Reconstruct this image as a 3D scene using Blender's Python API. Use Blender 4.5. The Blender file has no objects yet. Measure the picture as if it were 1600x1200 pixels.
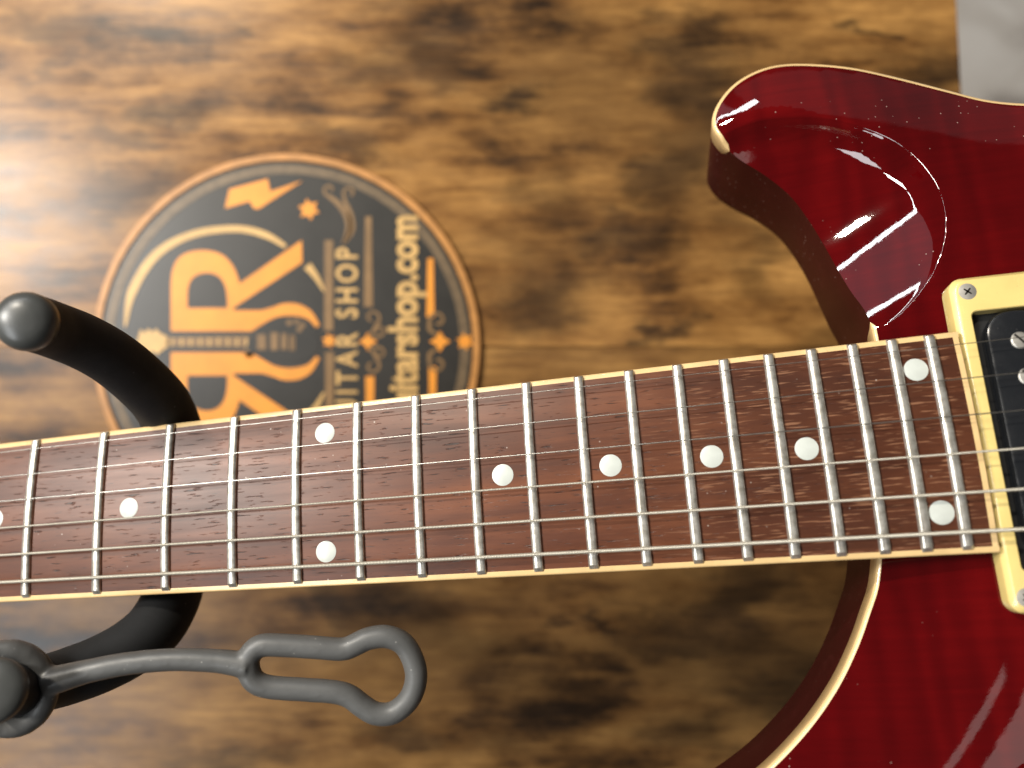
import bpy, bmesh, math, random
import numpy as np
from mathutils import Vector, Matrix
from mathutils.geometry import delaunay_2d_cdt

scene = bpy.context.scene
COL = scene.collection
random.seed(7)
MM = 0.001

# ------------------------------------------------------------------ camera
CAM_H = 0.38
cam_d = bpy.data.cameras.new("camera")
cam = bpy.data.objects.new("camera", cam_d)
COL.objects.link(cam)
cam.location = (0, 0, CAM_H)
cam.rotation_euler = (0, 0, 0)                 # straight down, image top = +Y
cam_d.sensor_width = 36.0
cam_d.lens = 1296.9 / 1600 * 36.0
cam_d.clip_start = 0.01
cam_d.clip_end = 50
cam_d.dof.use_dof = True
cam_d.dof.focus_distance = 0.234
cam_d.dof.aperture_fstop = 29.18 / 5.3
scene.camera = cam

# ------------------------------------------------------------------ light
world = bpy.data.worlds.new("World")
scene.world = world
world.use_nodes = True
world.node_tree.nodes["Background"].inputs[0].default_value = (1.0, 0.93, 0.85, 1)
world.node_tree.nodes["Background"].inputs[1].default_value = 0.055


def area(name, loc, target, sx, sy, power, color=(1, 1, 1), roll=0.0):
    d = bpy.data.lights.new(name, 'AREA')
    d.shape = 'RECTANGLE'
    d.size, d.size_y = sx, sy
    d.energy = power
    d.color = color
    o = bpy.data.objects.new(name, d)
    COL.objects.link(o)
    o.location = loc
    q = (Vector(target) - Vector(loc)).to_track_quat('-Z', 'Y')
    o.rotation_euler = (q.to_matrix().to_4x4() @ Matrix.Rotation(roll, 4, 'Z')).to_euler()
    return o


def tube_light(name, a, b, width, power, color, target=(0.15, 0.05, 0.15)):
    a, b = Vector(a), Vector(b)
    mid = (a + b) / 2
    x = (b - a).normalized()
    z = (mid - Vector(target))
    z = (z - x * z.dot(x)).normalized()
    y = z.cross(x)
    d = bpy.data.lights.new(name, 'AREA')
    d.shape = 'RECTANGLE'
    d.size, d.size_y = (b - a).length, width
    d.energy, d.color = power, color
    o = bpy.data.objects.new(name, d)
    COL.objects.link(o)
    m = Matrix((x, y, z)).transposed().to_4x4()
    m.translation = mid
    o.matrix_world = m
    return o



area("window_lamp", (-0.87, 0.29, 0.93), (-0.16, 0.03, 0.1), 0.18, 0.32, 15.5, (1.0, 0.96, 0.89))
area("top_lamp", (-0.76, 0.97, 1.27), (-0.08, 0.03, 0.1), 0.07, 0.07, 19, (1.0, 0.91, 0.77))
area("wall_panel", (0.5, 2.4, 1.22), (0.4, 0, 1.0), 2.4, 0.8, 1.1, (1.0, 0.86, 0.88))
area("far_panel", (-1.25, 1.85, 1.18), (0.12, 0.05, 0.15), 0.9, 0.55, 1.2, (1.0, 0.84, 0.94))
area("ceiling_panel", (0.26, -0.02, 2.1), (0.26, -0.02, 0), 0.62, 0.22, 0.75, (1.0, 0.90, 0.84), math.radians(40))
area("ceiling_panel_small", (0.04, 0.16, 2.1), (0.04, 0.16, 0), 0.34, 0.05, 0.09, (1.0, 0.90, 0.84), math.radians(34))
tube_light("left_panel", (-1.00, -1.00, 1.45), (-1.04, 0.0, 1.45), 0.42, 16, (0.95, 0.98, 1.0))
tube_light("tube_lamp", (-1.36, 0.66, 1.12), (-0.30, 1.64, 0.92), 0.026, 8, (0.95, 0.98, 1.0))

scene.view_settings.view_transform = 'Standard'
scene.view_settings.look = 'None'
scene.view_settings.exposure = -0.10
scene.view_settings.gamma = 1.0
scene.view_settings.use_curve_mapping = False

# ------------------------------------------------------------------ node helper
class NT:
    def __init__(self, name):
        self.m = bpy.data.materials.new(name)
        self.m.use_nodes = True
        self.t = self.m.node_tree
        self.t.nodes.clear()
        self.out = self.t.nodes.new('ShaderNodeOutputMaterial')
        self.b = self.t.nodes.new('ShaderNodeBsdfPrincipled')
        self.t.links.new(self.b.outputs[0], self.out.inputs[0])

    def n(self, typ, **kw):
        nd = self.t.nodes.new(typ)
        for k, v in kw.items():
            setattr(nd, k, v)
        return nd

    def link(self, a, b):
        self.t.links.new(a, b)

    def val(self, inp, v):
        if hasattr(v, 'is_output') or isinstance(v, bpy.types.NodeSocket):
            self.link(v, inp)
        else:
            inp.default_value = v

    def coord(self, scale=(1, 1, 1), loc=(0, 0, 0), rot=(0, 0, 0)):
        tc = self.n('ShaderNodeTexCoord')
        mp = self.n('ShaderNodeMapping')
        mp.inputs['Scale'].default_value = scale
        mp.inputs['Location'].default_value = loc
        mp.inputs['Rotation'].default_value = rot
        self.link(tc.outputs['Object'], mp.inputs[0])
        return mp.outputs[0]

    def noise(self, vec, scale=1.0, detail=4.0, rough=0.55, dist=0.0):
        nd = self.n('ShaderNodeTexNoise')
        self.link(vec, nd.inputs['Vector'])
        nd.inputs['Scale'].default_value = scale
        nd.inputs['Detail'].default_value = detail
        nd.inputs['Roughness'].default_value = rough
        nd.inputs['Distortion'].default_value = dist
        return nd.outputs[0]

    def ramp(self, fac, stops, interp='LINEAR'):
        nd = self.n('ShaderNodeValToRGB')
        nd.color_ramp.interpolation = interp
        el = nd.color_ramp.elements
        while len(el) > 1:
            el.remove(el[-1])
        for i, (p, c) in enumerate(stops):
            e = el[0] if i == 0 else el.new(p)
            e.position = p
            e.color = (c[0], c[1], c[2], 1) if not isinstance(c, (int, float)) else (c, c, c, 1)
        self.val(nd.inputs[0], fac)
        return nd.outputs[0]

    def mix(self, fac, a, b, mode='MIX'):
        nd = self.n('ShaderNodeMix', data_type='RGBA', blend_type=mode)
        self.val(nd.inputs['Factor'], fac)
        ins = [i for i in nd.inputs if i.type == 'RGBA']
        for inp, v in ((ins[0], a), (ins[1], b)):
            if isinstance(v, tuple) and len(v) == 3:
                v = (*v, 1)
            self.val(inp, v)
        return [o for o in nd.outputs if o.type == 'RGBA'][0]

    def math(self, op, a, b=0.0, clamp=False):
        nd = self.n('ShaderNodeMath', operation=op, use_clamp=clamp)
        self.val(nd.inputs[0], a)
        self.val(nd.inputs[1], b)
        return nd.outputs[0]

    def bump(self, h, strength=0.2, dist=0.0005):
        nd = self.n('ShaderNodeBump')
        nd.inputs['Strength'].default_value = strength
        nd.inputs['Distance'].default_value = dist
        self.link(h, nd.inputs['Height'])
        self.link(nd.outputs[0], self.b.inputs['Normal'])
        return nd.outputs[0]

    def set(self, **kw):
        for k, v in kw.items():
            k = k.replace('_', ' ')
            inp = self.b.inputs[k]
            if isinstance(v, tuple) and len(v) == 3 and inp.type == 'RGBA':
                v = (*v, 1)
            self.val(inp, v)
        return self.m


M = {}

# rustic dark-blotched brown board
def wood_mat(name, shift, tone=(1.0, 1.0, 1.0)):
    t = NT(name)
    tc = t.n('ShaderNodeTexCoord')
    streak = t.noise(t.coord((8, 72, 5), (shift, 3, 2)), 1.0, 5, 0.6, 0.1)
    warp = t.n('ShaderNodeTexNoise')
    t.link(t.coord((24, 34, 10), (shift, 0, 0)), warp.inputs['Vector'])
    warp.inputs['Scale'].default_value = 1.6
    warp.inputs['Detail'].default_value = 5
    warp.inputs['Roughness'].default_value = 0.6
    sub = t.n('ShaderNodeVectorMath', operation='SUBTRACT')
    t.link(warp.outputs['Color'], sub.inputs[0])
    sub.inputs[1].default_value = (0.5, 0.5, 0.5)
    scl = t.n('ShaderNodeVectorMath', operation='MULTIPLY')
    t.link(sub.outputs[0], scl.inputs[0])
    scl.inputs[1].default_value = (0.050, 0.036, 0)
    addv = t.n('ShaderNodeVectorMath', operation='ADD')
    t.link(tc.outputs['Object'], addv.inputs[0])
    t.link(scl.outputs[0], addv.inputs[1])
    cx_ = t.n('ShaderNodeCombineXYZ')
    t.link(t.math('MULTIPLY', t.math('SUBTRACT', streak, 0.5), 0.085), cx_.inputs[0])
    addw = t.n('ShaderNodeVectorMath', operation='ADD')
    t.link(addv.outputs[0], addw.inputs[0])
    t.link(cx_.outputs[0], addw.inputs[1])
    wv = addw.outputs[0]

    def blobs(spec, lo, hi):
        acc = None
        for (cx, cy, rx, ry, k) in spec:
            a = t.n('ShaderNodeVectorMath', operation='SUBTRACT')
            t.link(wv, a.inputs[0])
            a.inputs[1].default_value = (cx * MM, cy * MM, 0)
            b = t.n('ShaderNodeVectorMath', operation='MULTIPLY')
            t.link(a.outputs[0], b.inputs[0])
            b.inputs[1].default_value = (1 / (rx * MM), 1 / (ry * MM), 0)
            l = t.n('ShaderNodeVectorMath', operation='LENGTH')
            t.link(b.outputs[0], l.inputs[0])
            mr = t.n('ShaderNodeMapRange', interpolation_type='SMOOTHSTEP')
            t.link(l.outputs['Value'], mr.inputs['Value'])
            mr.inputs['From Min'].default_value = lo
            mr.inputs['From Max'].default_value = hi
            mr.inputs['To Min'].default_value = k
            mr.inputs['To Max'].default_value = 0
            acc = mr.outputs[0] if acc is None else t.math('MAXIMUM', acc, mr.outputs[0])
        return acc

    # stains with a shape of their own: centre (mm), radii (mm), strength
    S = [(9, 130, 12, 8, 1), (-182, 85, 24, 11, .8), (-70, 107, 16, 8, .7), (78, 158, 14, 12, .9),
         (92, 135, 17, 21, .8), (47, 69, 20, 10, .9), (18, 84, 18, 11, .6), (76, 97, 17, 14, .8),
         (15, 38, 18, 15, .7), (-214, 162, 22, 7, .6), (-219, 150, 6, 12, .6), (-147, 123, 18, 7, .8), (-182, 113, 16, 6, .6), (-120, 162, 6, 4, .6), (-70, 144, 20, 8, .6), (-37, 152, 22, 16, .7),
         (190, 140, 20, 8, .9), (78, 23, 7, 7, .9), (107, -101, 18, 20, .9),
         (76, -114, 30, 8, .8), (25, -110, 4.5, 4.5, .9), (47, -110, 5, 6, .9), (29, -140, 13, 7, .8),
         (126, -140, 26, 12, .8), (-44, -100, 18, 8, .5), (-47, -158, 16, 6, .7), (88, -160, 22, 9, .7),
         (-125, -172, 25, 7, .6), (161, 164, 7, 4, .9), (-20, 160, 20, 6, .45), (110, 60, 12, 16, .5),
         (-50, 172, 26, 5, .4), (0, -165, 18, 8, .5), (70, -60, 30, 9, .5), (30, 165, 14, 5, .4)]
    acc = blobs(S, 0.35, 1.75)
    # broad darker areas: the board's toning, with shade below the neck painted in
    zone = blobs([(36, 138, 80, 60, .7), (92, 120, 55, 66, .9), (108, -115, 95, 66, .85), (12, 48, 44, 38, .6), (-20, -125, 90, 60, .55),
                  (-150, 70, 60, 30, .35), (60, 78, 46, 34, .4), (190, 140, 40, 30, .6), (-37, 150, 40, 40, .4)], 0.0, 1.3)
    big = t.noise(t.coord((12, 21, 5), (shift, 2, 0)), 1.0, 5, 0.58, 0.2)
    mid = t.noise(t.coord((34, 78, 5), (shift, 5, 1)), 1.0, 6, 0.64, 0.1)
    fine = t.noise(t.coord((45, 420, 5), (shift, 1, 3)), 1.0, 4, 0.6)
    mixn = t.math('ADD', t.math('MULTIPLY', streak, 0.34), t.math('ADD', t.math('MULTIPLY', big, 0.36), t.math('MULTIPLY', mid, 0.30)))
    tan = t.ramp(mixn, [(0.35, (0.078, 0.033, 0.010)), (0.46, (0.190, 0.085, 0.023)), (0.61, (0.49, 0.255, 0.074))])
    tan = t.mix(t.ramp(fine, [(0.35, 0.5), (0.6, 0.0)]), tan, (0.13, 0.058, 0.018))
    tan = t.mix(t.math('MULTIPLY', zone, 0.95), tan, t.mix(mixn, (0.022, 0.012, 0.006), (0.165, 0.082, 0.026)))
    dark = t.mix(t.ramp(mid, [(0.42, 0.0), (0.70, 1.0)]), (0.008, 0.0058, 0.0048), (0.050, 0.026, 0.012))
    nz = t.ramp(t.math('ADD', t.math('MULTIPLY', streak, 0.30), t.math('ADD', t.math('MULTIPLY', mid, 0.18), t.math('MULTIPLY', big, 0.52))),
                [(0.38, 0.92), (0.50, 0.0)], 'EASE')
    fac = t.math('MAXIMUM', t.math('MULTIPLY', acc, 0.95), nz)
    fac = t.math('MULTIPLY', fac, t.ramp(fine, [(0.36, 1.0), (0.7, 0.72)]), True)
    colr = t.mix(fac, tan, dark)
    colr = t.mix(1.0, colr, tone, 'MULTIPLY')
    t.set(Base_Color=colr, Roughness=t.ramp(mid, [(0.3, 0.27), (0.7, 0.34)]))
    t.b.inputs['Specular IOR Level'].default_value = 0.30
    t.bump(fine, 0.12, 0.0004)
    return t.m


M['wood_a'] = wood_mat('rustic_wood_upper', 0.0)
M['wood_b'] = wood_mat('rustic_wood_lower', 7.3, (0.80, 0.82, 0.88))  # darker plank tone, partly shade of the lower half put into the colour

t = NT('edge_band')
t.set(Base_Color=(0.05, 0.028, 0.015), Roughness=0.6)
M['edge'] = t.m

t = NT('grey_marble')
w1 = t.noise(t.coord((5, 8, 5), (1, 0, 0), (0, 0, 0.6)), 1.6, 7, 0.62, 1.2)
c = t.ramp(w1, [(0.33, (0.40, 0.37, 0.35)), (0.47, (0.80, 0.77, 0.73)), (0.60, (0.93, 0.91, 0.88))])
t.set(Base_Color=c, Roughness=0.35)
M['marble'] = t.m


def plain(name, col, rough=0.5, metal=0.0, coat=0.0, coat_rough=0.05, bump=None, var=None, spec=0.5, dust=None):
    t = NT(name)
    if var:
        nz = t.noise(t.coord((1, 1, 1)), var[0], 4, 0.6)
        c2 = tuple(min(1, x * var[1]) for x in col)
        colr = t.mix(t.ramp(nz, [(0.35, 0.0), (0.65, 1.0)]), col, c2)
    else:
        colr = (*col, 1)
    if dust:
        vo = t.n('ShaderNodeTexVoronoi', feature='F1')
        t.link(t.coord((1, 1, 1)), vo.inputs['Vector'])
        vo.inputs['Scale'].default_value = dust[0]
        pick = t.noise(t.coord((1, 1, 1)), dust[0] * 0.25, 2, 0.5)
        f_ = t.math('MULTIPLY', t.ramp(vo.outputs['Distance'], [(0.05, 0.8), (0.12, 0.0)]), t.ramp(pick, [(0.52, 0.0), (0.6, 1.0)]))
        colr = t.mix(f_, colr, dust[1])
        smear = t.noise(t.coord((1, 1, 1)), 55, 5, 0.7)
        rough = t.ramp(smear, [(0.3, rough - 0.12), (0.7, min(1, rough + 0.12))])
    t.set(Base_Color=colr, Roughness=rough, Metallic=metal)
    t.b.inputs['Coat Weight'].default_value = coat
    t.b.inputs['Coat Roughness'].default_value = coat_rough
    t.b.inputs['Specular IOR Level'].default_value = spec
    if bump:
        t.bump(t.noise(t.coord((1, 1, 1)), bump[0], 5, 0.6), bump[1], bump[2])
    return t.m


# translucent red lacquer over faintly flamed maple
t = NT('red_lacquer')
fl = t.n('ShaderNodeTexWave', wave_type='BANDS', bands_direction='X')
t.link(t.coord((1, 0.18, 1), rot=(0, 0, 0.10)), fl.inputs['Vector'])
fl.inputs['Scale'].default_value = 34
fl.inputs['Distortion'].default_value = 9.0
fl.inputs['Detail'].default_value = 3
fl.inputs['Detail Scale'].default_value = 1.2
big = t.noise(t.coord((14, 9, 9)), 1.5, 4, 0.6)
grain = t.noise(t.coord((30, 500, 30)), 1.0, 3, 0.6)
ff = t.math('ADD', t.math('MULTIPLY', fl.outputs['Fac'], 0.09),
            t.math('ADD', t.math('MULTIPLY', big, 0.66), t.math('MULTIPLY', grain, 0.20)))
c = t.ramp(ff, [(0.28, (0.036, 0.0005, 0.0010)), (0.52, (0.068, 0.0009, 0.0015)), (0.80, (0.125, 0.0020, 0.0024))])
dust = t.n('ShaderNodeTexVoronoi', feature='F1')
t.link(t.coord((1, 1, 1)), dust.inputs['Vector'])
dust.inputs['Scale'].default_value = 480
sp = t.noise(t.coord((1, 1, 1)), 60, 2, 0.5)
speck = t.math('MULTIPLY', t.ramp(dust.outputs['Distance'], [(0.06, 1.0), (0.10, 0.0)]),
               t.ramp(sp, [(0.57, 0.0), (0.64, 0.55)]))
c = t.mix(speck, c, (0.55, 0.42, 0.36))
t.set(Base_Color=c, Roughness=0.5)
t.b.inputs['Specular IOR Level'].default_value = 0.0
t.b.inputs['Coat Weight'].default_value = 1.0
t.b.inputs['Coat Roughness'].default_value = 0.025
t.b.inputs['Coat IOR'].default_value = 1.55
op = t.n('ShaderNodeBump')
op.inputs['Strength'].default_value = 0.05
op.inputs['Distance'].default_value = 0.0004
t.link(t.noise(t.coord((1, 1, 1)), 150, 3, 0.5), op.inputs['Height'])
t.link(op.outputs[0], t.b.inputs['Coat Normal'])
M['red'] = t.m

# stained mahogany side, dusty lacquer
t = NT('mahogany_side')
g = t.noise(t.coord((1, 1, 0.35)), 260, 4, 0.65)
b_ = t.noise(t.coord((1, 1, 1)), 30, 3, 0.6)
c = t.ramp(b_, [(0.35, (0.030, 0.0026, 0.0030)), (0.65, (0.044, 0.0042, 0.0046))])
c = t.mix(t.ramp(g, [(0.60, 0.0), (0.78, 0.30)]), c, (0.10, 0.020, 0.020))
vo = t.n('ShaderNodeTexVoronoi', feature='F1')
t.link(t.coord((1, 1, 0.6)), vo.inputs['Vector'])
vo.inputs['Scale'].default_value = 520
c = t.mix(t.math('MULTIPLY', t.ramp(vo.outputs['Distance'], [(0.07, 0.6), (0.14, 0.0)]),
                 t.ramp(b_, [(0.46, 0.0), (0.6, 1.0)])), c, (0.36, 0.24, 0.20))
t.set(Base_Color=c, Roughness=0.42)
t.b.inputs['Specular IOR Level'].default_value = 0.06
t.b.inputs['Coat Weight'].default_value = 0.08
t.b.inputs['Coat Roughness'].default_value = 0.25
M['mahogany'] = t.m

M['cream'] = plain('aged_cream_binding', (0.72, 0.50, 0.235), 0.32, var=(120, 0.86), coat=0.3, bump=(400, 0.05, 0.0003), dust=(600, (0.45, 0.28, 0.12)))
M['ring_cream'] = plain('cream_plastic', (0.70, 0.545, 0.20), 0.24, var=(70, 0.90), coat=0.3, dust=(480, (0.45, 0.31, 0.12)))
M['inlay'] = plain('white_inlay', (0.53, 0.56, 0.52), 0.3, var=(260, 0.92))
M['black_foam'] = plain('black_foam', (0.0085, 0.0088, 0.0095), 0.75, bump=(2600, 0.25, 0.0003), var=(40, 1.6), spec=0.35, dust=(380, (0.10, 0.10, 0.10)))
M['cap'] = plain('dark_grey_cap', (0.050, 0.052, 0.050), 0.33, bump=(700, 0.05, 0.0003), var=(120, 1.25))
M['rubber'] = plain('grey_rubber', (0.070, 0.070, 0.068), 0.42, bump=(900, 0.08, 0.0003), var=(70, 1.35), dust=(420, (0.30, 0.29, 0.27)))
M['black_plastic'] = plain('black_plastic', (0.010, 0.011, 0.013), 0.22, bump=(1500, 0.04, 0.0002), dust=(500, (0.16, 0.15, 0.14)))
M['black_matt'] = plain('black_matt', (0.006, 0.006, 0.006), 0.7)
M['post'] = plain('black_steel', (0.012, 0.012, 0.012), 0.35)
M['screw'] = plain('steel_screw', (0.72, 0.69, 0.63), 0.5, metal=1.0, var=(400, 0.8))
M['bone'] = plain('bone_nut', (0.8, 0.76, 0.66), 0.4)

# polished but scuffed nickel-silver frets
t = NT('nickel_silver')
sc = t.noise(t.coord((2200, 60, 200)), 1.0, 3, 0.6)
gr = t.noise(t.coord((1, 1, 1)), 420, 4, 0.65)
c = t.mix(t.ramp(gr, [(0.40, 0.0), (0.66, 0.75)]), (0.66, 0.64, 0.585), (0.32, 0.285, 0.225))
t.set(Base_Color=c, Metallic=0.72, Roughness=t.ramp(sc, [(0.3, 0.24), (0.7, 0.40)]))
t.bump(sc, 0.12, 0.0002)
M['fret'] = t.m

t = NT('plain_string')
t.set(Base_Color=(0.45, 0.43, 0.39), Metallic=1.0, Roughness=0.32)
M['string'] = t.m
t = NT('wound_string')
wv = t.n('ShaderNodeTexWave', wave_type='BANDS', bands_direction='X')
t.link(t.coord((1, 1, 1)), wv.inputs['Vector'])
wv.inputs['Scale'].default_value = 760
c = t.ramp(wv.outputs['Fac'], [(0.1, (0.30, 0.27, 0.22)), (0.6, (0.66, 0.62, 0.52))])
t.set(Base_Color=c, Metallic=0.55, Roughness=0.42)
t.bump(wv.outputs['Fac'], 0.5, 0.0002)
M['wound'] = t.m

# rosewood fretboard with open pores
t = NT('rosewood')
band = t.noise(t.coord((9, 130, 20), (3, 0, 0)), 1.0, 4, 0.6, 0.3)
cloud = t.noise(t.coord((22, 40, 20)), 1.0, 3, 0.55)
pore = t.noise(t.coord((150, 1500, 20), (0, 4, 0)), 1.0, 2, 0.5)
pore2 = t.noise(t.coord((230, 2600, 20), (5, 4, 0)), 1.0, 2, 0.5)
c = t.ramp(t.math('ADD', t.math('MULTIPLY', band, 0.6), t.math('MULTIPLY', cloud, 0.4)),
           [(0.33, (0.042, 0.0122, 0.0058)), (0.48, (0.088, 0.0275, 0.0125)), (0.62, (0.155, 0.053, 0.0240)),
            (0.74, (0.20, 0.071, 0.032))])
tcx = t.n('ShaderNodeTexCoord')
sx = t.n('ShaderNodeSeparateXYZ')
t.link(tcx.outputs['Object'], sx.inputs[0])
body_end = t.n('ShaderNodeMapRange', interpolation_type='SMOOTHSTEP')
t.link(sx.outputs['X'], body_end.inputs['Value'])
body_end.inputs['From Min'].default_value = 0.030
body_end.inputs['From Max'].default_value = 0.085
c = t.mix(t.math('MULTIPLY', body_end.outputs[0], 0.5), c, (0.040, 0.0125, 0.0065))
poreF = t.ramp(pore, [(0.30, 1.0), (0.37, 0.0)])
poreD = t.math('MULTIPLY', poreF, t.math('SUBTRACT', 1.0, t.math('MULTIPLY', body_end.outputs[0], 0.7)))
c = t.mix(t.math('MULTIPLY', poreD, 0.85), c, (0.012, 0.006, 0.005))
c = t.mix(t.math('MULTIPLY', t.ramp(pore2, [(0.29, 0.7), (0.36, 0.0)]), 0.8), c, (0.02, 0.009, 0.007))
pale = t.noise(t.coord((130, 1700, 20), (9, 2, 0)), 1.0, 2, 0.5)
paleF = t.math('MULTIPLY', t.ramp(pale, [(0.58, 0.0), (0.66, 0.75)]),
               t.math('ADD', t.math('MULTIPLY', body_end.outputs[0], 0.9), 0.06))
c = t.mix(paleF, c, (0.25, 0.12, 0.065))
dn = t.n('ShaderNodeTexVoronoi', feature='F1')
t.link(t.coord((1, 1, 1)), dn.inputs['Vector'])
dn.inputs['Scale'].default_value = 380
dz = t.noise(t.coord((1, 1, 1)), 90, 2, 0.5)
c = t.mix(t.math('MULTIPLY', t.ramp(dn.outputs['Distance'], [(0.05, 0.8), (0.11, 0.0)]),
                 t.ramp(dz, [(0.56, 0.0), (0.63, 1.0)])), c, (0.5, 0.42, 0.36))
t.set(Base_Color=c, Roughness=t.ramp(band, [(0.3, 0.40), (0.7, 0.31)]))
t.b.inputs['Specular IOR Level'].default_value = 0.27
t.bump(t.math('SUBTRACT', 1.0, poreF), 0.35, 0.0003)
M['rosewood'] = t.m
M['neckwood'] = plain('neck_mahogany', (0.10, 0.022, 0.016), 0.4, var=(60, 1.4), coat=0.4)

# round shop sign
M['sign_black'] = plain('sign_black', (0.020, 0.018, 0.015), 0.36, var=(60, 1.4))
M['sign_band'] = plain('sign_brown_band', (0.105, 0.070, 0.036), 0.42, var=(300, 1.5))
M['copper'] = plain('sign_copper_rim', (0.52, 0.235, 0.060), 0.42, var=(160, 0.72))
M['gold'] = plain('sign_gold', (0.80, 0.30, 0.028), 0.42, var=(70, 0.86))
M['pale_gold'] = plain('sign_pale_gold', (0.62, 0.38, 0.13), 0.42, var=(90, 0.8))
M['dim_gold'] = plain('sign_dim_gold', (0.24, 0.135, 0.05), 0.42, var=(90, 0.75))


# ------------------------------------------------------------------ mesh helpers
def new_obj(name, me, mat=None, parent=None, smooth=False):
    o = bpy.data.objects.new(name, me)
    COL.objects.link(o)
    if mat is not None:
        me.materials.clear()
        me.materials.append(mat)
    if parent is not None:
        o.parent = parent
    if smooth:
        for p in me.polygons:
            p.use_smooth = True
    return o


def from_data(name, vs, fs, mat, parent=None, smooth=False):
    me = bpy.data.meshes.new(name)
    me.from_pydata([tuple(v) for v in vs], [], fs)
    me.validate()
    bm = bmesh.new()
    bm.from_mesh(me)
    bmesh.ops.recalc_face_normals(bm, faces=bm.faces)
    bm.to_mesh(me)
    bm.free()
    return new_obj(name, me, mat, parent, smooth)


def tag(o, label=None, cat=None, group=None, kind=None):
    if label: o['label'] = label
    if cat: o['category'] = cat
    if group: o['group'] = group
    if kind: o['kind'] = kind
    return o


def empty(name, mat=None):
    o = bpy.data.objects.new(name, None)
    COL.objects.link(o)
    o.empty_display_size = 0.02
    if mat is not None:
        o.matrix_world = mat
    return o


def catmull(pts, n=8, closed=False):
    P = [np.array(p, float) for p in pts]
    out = []
    m = len(P)
    for i in range(m if closed else m - 1):
        if closed:
            a, b, c, d = P[(i - 1) % m], P[i], P[(i + 1) % m], P[(i + 2) % m]
        else:
            a, b, c, d = P[max(i - 1, 0)], P[i], P[i + 1], P[min(i + 2, m - 1)]
        for k in range(n):
            s = k / n
            out.append(0.5 * ((2 * b) + (-a + c) * s + (2 * a - 5 * b + 4 * c - d) * s * s + (-a + 3 * b - 3 * c + d) * s ** 3))
    if not closed:
        out.append(P[-1])
    return out


def tube_data(pts, radii, seg=16, closed=False, caps=True):
    P = [np.array(p, float) for p in pts]
    n = len(P)
    T = []
    for i in range(n):
        a = P[i - 1] if (i > 0 or closed) else P[i]
        b = P[(i + 1) % n] if (i < n - 1 or closed) else P[i]
        d = b - a
        T.append(d / np.linalg.norm(d))
    up = np.array([0, 0, 1.0])
    if abs(T[0] @ up) > 0.9:
        up = np.array([0, 1.0, 0])
    N = up - T[0] * (up @ T[0])
    N /= np.linalg.norm(N)
    vs, fs = [], []
    for i in range(n):
        N = N - T[i] * (N @ T[i])
        N /= np.linalg.norm(N)
        B = np.cross(T[i], N)
        for k in range(seg):
            a = 2 * math.pi * k / seg
            vs.append(P[i] + radii[i] * (math.cos(a) * N + math.sin(a) * B))
    for i in range(n if closed else n - 1):
        j = (i + 1) % n
        for k in range(seg):
            k2 = (k + 1) % seg
            fs.append((i * seg + k, i * seg + k2, j * seg + k2, j * seg + k))
    if caps and not closed:
        fs.append(tuple(range(seg - 1, -1, -1)))
        fs.append(tuple(range((n - 1) * seg, n * seg)))
    return vs, fs


def lathe_data(profile, seg=40):
    """profile (r, z) from bottom to top, closed with poles"""
    vs, fs, rings = [], [], []
    for r, z in profile:
        if r < 1e-9:
            rings.append([len(vs)])
            vs.append((0, 0, z))
        else:
            rings.append(list(range(len(vs), len(vs) + seg)))
            for k in range(seg):
                a = 2 * math.pi * k / seg
                vs.append((r * math.cos(a), r * math.sin(a), z))
    for a, b in zip(rings, rings[1:]):
        for k in range(seg):
            k2 = (k + 1) % seg
            if len(a) == 1 and len(b) == 1:
                continue
            if len(a) == 1:
                fs.append((a[0], b[k], b[k2]))
            elif len(b) == 1:
                fs.append((a[k], a[k2], b[0]))
            else:
                fs.append((a[k], a[k2], b[k2], b[k]))
    return vs, fs


def rrect(x0, x1, y0, y1, r, n=8):
    out = []
    for cx, cy, a0 in ((x1 - r, y1 - r, 0), (x0 + r, y1 - r, 90), (x0 + r, y0 + r, 180), (x1 - r, y0 + r, 270)):
        for k in range(n + 1):
            a = math.radians(a0 + 90 * k / n)
            out.append((cx + r * math.cos(a), cy + r * math.sin(a)))
    return out


def loft(rings, cap_first=False, cap_last=False):
    vs, fs = [], []
    n = len(rings[0])
    for r in rings:
        vs += list(r)
    for i in range(len(rings) - 1):
        for k in range(n):
            k2 = (k + 1) % n
            fs.append((i * n + k, i * n + k2, (i + 1) * n + k2, (i + 1) * n + k))
    if cap_first:
        fs.append(tuple(range(n - 1, -1, -1)))
    if cap_last:
        fs.append(tuple(range((len(rings) - 1) * n, len(rings) * n)))
    return vs, fs


def smooth_by_angle(o, deg=40):
    me = o.data
    for p in me.polygons:
        p.use_smooth = True
    bm = bmesh.new()
    bm.from_mesh(me)
    for e in bm.edges:
        if len(e.link_faces) == 2:
            e.smooth = e.calc_face_angle(0) < math.radians(deg)
    bm.to_mesh(me)
    bm.free()
    return o


# ------------------------------------------------------------------ setting: board and floor
fl_me = bpy.data.meshes.new('floor')
fl_me.from_pydata([(-3, -3, -0.45), (3, -3, -0.45), (3, 3, -0.45), (-3, 3, -0.45)], [], [(0, 1, 2, 3)])
tag(new_obj('floor', fl_me, M['marble']), kind='structure')

SEAM = 0.0167
def edge_x(y):
    return 0.2036 - 0.054 * (y - 0.1758)


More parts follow.
